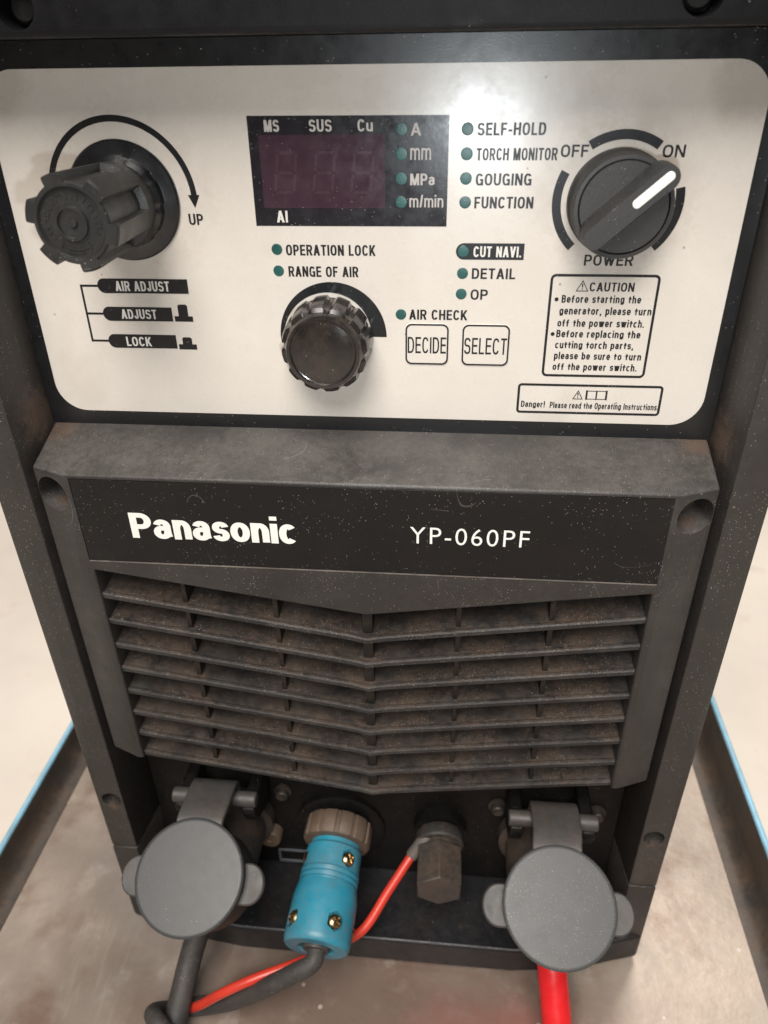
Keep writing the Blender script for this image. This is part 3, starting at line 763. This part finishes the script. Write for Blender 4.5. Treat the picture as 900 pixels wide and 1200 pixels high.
# louvres: eight drooping V blades
def blade(z):
    bm = bmesh.new(); xe = XG + .0006; H = .0147
    prof = [(-.0034, -.0019), (-.0040, -.0015), (-.0041, .0001), (-.0037, .0007), (-.0029, .0008), (-.0022, .0005), (.0204, .0024), (.0204, .0010), (-.0014, -.0006), (-.0026, -.0019)]
    rows = []
    for x, dz, dy in ((-xe, 0, .0004), (-.006, -H+.0009, 0), (0, -H-.0002, -.0004), (.006, -H+.0009, 0), (xe, 0, .0004)):
        rows.append([bm.verts.new((x, y+dy, z+dz+h)) for y, h in prof])
    n = len(prof)
    for A, B in zip(rows, rows[1:]):
        for i in range(n): bm.faces.new((A[i], A[(i+1) % n], B[(i+1) % n], B[i]))
    bm.faces.new(rows[0]); bm.faces.new(rows[-1][::-1])
    return bm
for k in range(8): obj("louver", blade(-.0492 - .01178*k), M_LOUVER, cover, smooth=20)
M_RIB = grime('rib_plastic', (.010, .0095, .009), .5, .3, .05, brown=.45, grain=.3, spec=.3, browncol=(.05, .034, .023))
# upright ribs behind the blades
for i, x in enumerate((-.0655, -.0328, 0, .0322, .0640)):
    bm = bmesh.new(); w = .0018 if x == 0 else .00085
    zt = -.040 - (XG-abs(x))/XG*.0145
    zb = zt - .0945      # front edge leans back a little, so each bay shows the rib as a dark wedge
    add_prism(bm, [(-.0012, zb), (-.0012, zt), (.0205, zt), (.0205, zb)], Matrix(((0, 0, 1, 0), (1, 0, 0, 0), (0, 1, 0, 0), (0, 0, 0, 1))), x-w, x+w)
    obj("rib", bm, M_RIB, cover)
# upright ends of the grille opening (dark side of the cheek) and the plenum behind
bm = bmesh.new(); add_box(bm, (-.1088, .0207, -.140), (.1088, .0226, -.002)); obj("grille_backing", bm, M_DARK, cover)

# ---------------------------------------------------------------- sockets with hinged caps
EL = math.radians(60)
def socket(x, y, z, r, face, groupcap):
    nrm = Vector((0, -math.cos(EL), math.sin(EL))); up = Vector((0, math.sin(EL), math.cos(EL)))
    M = axis_matrix((x, y, z), nrm)             # local y = up the cap
    bm = bmesh.new()
    add_lathe(bm, [(r-.0012, -.0016), (r-.0001, -.0014), (r, -.0008), (r-.0003, -.0003), (r-.0009, 0), (r-.0016, .00005), (0, .00005)], M, 96)
    cap = obj("socket_cap", bm, face, mc)
    bm = bmesh.new(); add_lathe(bm, [(r-.002, -.034), (r-.0014, -.012), (r-.0006, -.0075), (r-.0002, -.0050), (r-.0002, -.0015)], M, 64)
    obj("cap_skirt", bm, M_SKIRT, cap)
    for s in (-1, 1):
        bm = bmesh.new()
        pts = [(s*(r-.003), -.0078)] + [(s*(r+.0010+.0066*math.cos(a)), .0078*math.sin(a)) for a in [(-PI/2+PI*k/16) for k in range(17)]] + [(s*(r-.003), .0078)]
        add_prism(bm, pts if s > 0 else pts[::-1], M @ Matrix.Translation((0, -.001, 0)), -.0085, -.0055)
        obj("finger_tab", bm, M_STRAP, cap, bevel=.0007)
    # hinge strap bending from the cap back up to the pin
    hx = x + .0006; hp = Vector((hx, .0008, -.1635))
    e = Vector((x, y, z)) + up*(r-.004) - nrm*.003
    pth = catmull([e, e + up*.004, hp + Vector((0, -.010, .0078)), hp + Vector((0, -.001, .0068)), hp + Vector((0, .0045, .0040)), hp + Vector((0, .0055, -.001))], 6)
    bm = bmesh.new(); A = []; hw = .0098
    for i, p in enumerate(pth):
        t = (pth[min(i+1, len(pth)-1)] - pth[max(0, i-1)]).normalized(); nn = Vector((1, 0, 0)).cross(t)
        A.append([bm.verts.new(p + Vector((dx, 0, 0)) + nn*dn) for dx, dn in ((-hw, -.0014), (hw, -.0014), (hw, .0014), (-hw, .0014))])
    for P, Q in zip(A, A[1:]):
        for i in range(4): bm.faces.new((P[i], P[(i+1) % 4], Q[(i+1) % 4], Q[i]))
    bm.faces.new(A[0]); bm.faces.new(A[-1])
    obj("hinge_strap", bm, M_STRAP, cap, bevel=.0006)
    # bracket on the wall that carries the pin, and the socket barrel
    for s in (-1, 1):
        bm = bmesh.new(); xa = hx + s*.0122; xb = hx + s*.0178
        add_prism(bm, [(.0229, -.166), (.0030, -.1655), (-.0022, -.1660), (-.0030, -.1690), (.001, -.178), (.0229, -.190)], Matrix(((0, 0, 1, 0), (1, 0, 0, 0), (0, 1, 0, 0), (0, 0, 0, 1))), min(xa, xb), max(xa, xb))
        br = obj("hinge_bracket", bm, M_DARK, mc, bevel=.0008)
    bm = bmesh.new(); add_lathe(bm, [(.0030, -.0185), (.0034, -.018), (.0034, .018), (.0030, .0185)], axis_matrix(hp, (1, 0, 0), (0, 1, 0)), 20)
    obj("hinge_pin", bm, M_STRAP, br)
    bm = bmesh.new(); add_lathe(bm, [(.0190, 0), (.0190, .006), (.0160, .0068), (.0160, .030)], axis_matrix((x, .0229, -.203), (0, -1, 0)), 48)
    obj("cable_socket", bm, M_HEX, mc)
    for dx in (-.0235, .0215):
        bm = bmesh.new(); add_lathe(bm, [(.0042, 0), (.0042, .0012), (.0030, .0014), (.0030, .0038), (.0024, .0044), (0, .0036)], axis_matrix((x+dx+.003, .0229, -.1845), (0, -1, 0)), 24)
        obj("wall_screw", bm, M_STEEL, mc)
socket(-.0707, -.0357, -.165, .0220, M_CAP, None)
socket(.0752, -.0359, -.165, .0217, M_CAPDUST, None)
# blanking plug and inlet frame on the wall
bm = bmesh.new(); add_lathe(bm, [(.0056, 0), (.0056, .005), (.005, .006), (.0016, .006), (.0014, .0052), (0, .0052)], axis_matrix((-.0545, .0229, -.2155), (0, -1, 0)), 32)
obj("blanking_plug", bm, M_RING, mc)
bm = bmesh.new()
for a, b in (((-.0525, .0220, -.2310), (-.0340, .0229, -.2300)), ((-.0525, .0220, -.2398), (-.0340, .0229, -.2386)), ((-.0525, .0220, -.2386), (-.0513, .0229, -.2310)), ((-.0352, .0220, -.2386), (-.0340, .0229, -.2310))):
    add_box(bm, a, b)
obj("label_holder", bm, grime("pale_frame", (.11, .12, .135), .4, .2, .03), mc)
# wall sockets: dark flanges behind the connector and the hose fitting
bm = bmesh.new(); add_lathe(bm, [(.0215, 0), (.0215, .002), (.0195, .003), (.0150, .0032), (.0150, .004)], axis_matrix((-.0195, .0229, -.2065), (0, -1, 0)), 56); obj("socket_flange", bm, M_DARK, mc)
bm = bmesh.new(); add_lathe(bm, [(.0125, 0), (.0125, .006)], axis_matrix((.0285, .0229, -.2012), (0, -1, 0)), 40); obj("socket_flange", bm, M_DARK, mc)

# ---------------------------------------------------------------- teal connector plugged into the recess
cp = Vector((-.0190, .0200, -.2010)); cdn = Vector((-.070, -1, -.235)).normalized()
KC = axis_matrix(cp, cdn)
cn = thing("cable_connector", "teal plug with brown ribbed ring screwed into the socket beside the left cap", "connector", cp)
def ribs_(a, k): return 1 if k in (0, 4, 5) else (1 if (a*12/PI) % 2 < 1.45 else .955)
bm = bmesh.new(); add_lathe(bm, [(.0134, 0), (.0154, .0008), (.0158, .0018), (.0158, .0100), (.0150, .0112), (.0124, .0116)], KC, 196, ribs_)
obj("coupling_ring", bm, M_RING, cn)
bm = bmesh.new()
L0 = .0095
pr = [(.0105, L0), (.0114, L0+.0008), (.0116, L0+.004), (.0128, L0+.0052), (.0131, L0+.0150)]
for k in range(3):
    a = L0+.0150+k*.0024; pr += [(.0133, a), (.0125, a+.0002), (.0124, a+.0008), (.0135, a+.0011)]
pr += [(.0140, L0+.0235), (.0146, L0+.027), (.0147, L0+.043), (.0143, L0+.0452), (.0134, L0+.0461), (.0082, L0+.0462), (.0076, L0+.0456), (.0074, L0+.039), (0, L0+.039)]
add_lathe(bm, pr, KC, 72)
shell = obj("shell", bm, M_TEAL, cn, smooth=25)
c = bmesh.new(); SCW = []
for ang, h, rr in ((47, L0+.0105, .0131), (56, L0+.0375, .0147), (142, L0+.0375, .0147), (165, L0+.0105, .0131), (-10, L0+.0375, .0147)):
    a = math.radians(ang); d = KC.to_3x3() @ Vector((math.cos(a), math.sin(a), 0)); p = KC @ Vector((math.cos(a)*rr, math.sin(a)*rr, h))
    SCW.append((p, d)); add_lathe(c, [(.0042, -.0026), (.0044, .004)], axis_matrix(p, d, cdn), 6)
cut(shell, c)
for p, d in SCW:
    bm = bmesh.new(); M = axis_matrix(p, d, cdn)
    add_lathe(bm, [(.0030, -.0032), (.0030, -.0008), (.0024, .0000), (.0013, .0005), (0, .0005)], M, 20)
    o = obj("screw", bm, M_BRASS, cn)
    c = bmesh.new(); Mr = M @ Matrix.Rotation(random.uniform(0, 1.5), 4, 'Z')
    q, e = .0019, .00038
    add_prism(c, [(-q, -e), (-e, -e), (-e, -q), (e, -q), (e, -e), (q, -e), (q, e), (e, e), (e, q), (-e, q), (-e, e), (-q, e)], Mr, -.0001, .002)
    cut(o, c)
bm = bmesh.new(); add_lathe(bm, [(.0062, L0+.0395), (.0062, L0+.0455), (.0056, L0+.0468), (.0043, L0+.0470)], KC, 40); obj("gland", bm, M_RUBBER, cn)
g = KC @ Vector((0, 0, L0+.042)); g2 = KC @ Vector((0, 0, L0+.051))
bm = bmesh.new()
add_tube(bm, [g, g2, (-.0310, -.0420, -.2190), (-.0440, -.0440, -.2290), (-.0590, -.0440, -.2420), (-.0720, -.0420, -.2530), (-.0835, -.0420, -.2575), (-.0915, -.0445, -.2560),
              (-.0950, -.0490, -.2490), (-.0925, -.0535, -.2435), (-.0860, -.0585, -.2440), (-.0790, -.0640, -.2530), (-.0740, -.0720, -.2580), (-.0600, -.1000, -.2590), (-.03, -.16, -.2590)], .0039, 20, 10)
obj("cable", bm, M_RUBBER, cn)

# ---------------------------------------------------------------- hose fitting: lug, collar and long hexagonal nut
hp = Vector((.0285, .0172, -.2015)); KH = axis_matrix(hp, (.02, -1, -.06))
hf = thing("hose_fitting", "dark hexagonal nut with grimy round collar in the middle of the recess", "nut", hp)
bm = bmesh.new(); add_lathe(bm, [(.0105, 0), (.0112, .001), (.0112, .0056), (.0104, .0064), (.0082, .0066), (.0082, .0085)], KH, 48); obj("collar", bm, M_HEX, hf)
bm = bmesh.new()
hexr = lambda a, k: 1
KH6 = KH @ Matrix.Rotation(PI/2, 4, 'Z')
add_lathe(bm, [(.0098, .0082), (.0113, .0092), (.0113, .0270), (.0108, .0276), (0, .0276)], KH6, 6)
obj("nut", bm, M_HEX, hf, smooth=20, bevel=.0005)

# ---------------------------------------------------------------- red earth wire with its crimp
rw = thing("red_wire", "thin red wire with grey crimp running from the hexagonal nut behind the teal plug", "wire", (.02, .01, -.206))
bm = bmesh.new(); add_tube(bm, [(.0245, .0135, -.1960), (.0215, .0115, -.1985), (.0185, .0098, -.2025), (.0158, .0078, -.2058)], lambda t: .0034 - .0005*t, 16, 6); obj("crimp_sleeve", bm, M_SLEEVE, rw)
bm = bmesh.new(); add_tube(bm, [(.0178, .0100, -.2050), (.0155, .0074, -.2060), (.0055, -.0052, -.2155), (-.0045, -.0177, -.2250), (-0.0183, -0.0231, -0.2312), (-0.0306, -0.0331, -0.2270), (-0.0487, -0.0410, -0.2280), (-0.0628, -0.0452, -0.2340), (-0.0747, -0.0449, -0.2470), (-0.0841, -0.0432, -0.2585), (-.0950, -.0530, -.2598), (-.1150, -.0800, -.2600)], .0021, 16, 10)
obj("insulation", bm, M_REDWIRE, rw)

# ---------------------------------------------------------------- power cables
bm = bmesh.new(); add_tube(bm, [(-.0745, .006, -.207), (-.0775, -.008, -.216), (-.0810, -.021, -.2310), (-.0836, -.032, -.2405), (-.0850, -.045, -.2485), (-.0862, -.062, -.2535), (-.0880, -.1, -.2570), (-.0890, -.2, -.2572)], .0053, 24, 10)
tag(obj("power_cable", bm, M_RUBBER), "thick grey rubber cable hanging from under the left round cap", "cable", "power cables")
bm = bmesh.new(); add_tube(bm, [(.0770, .006, -.207), (.0778, -.010, -.214), (.0788, -.0260, -.2235), (.0806, -.0400, -.2360), (.0822, -.054, -.2480), (.0835, -.075, -.2550), (.0850, -.11, -.2562), (.090, -.2, -.2563)], .0064, 24, 10)
tag(obj("power_cable", bm, M_REDCABLE), "thick glossy red cable hanging from under the right round cap", "cable", "power cables")
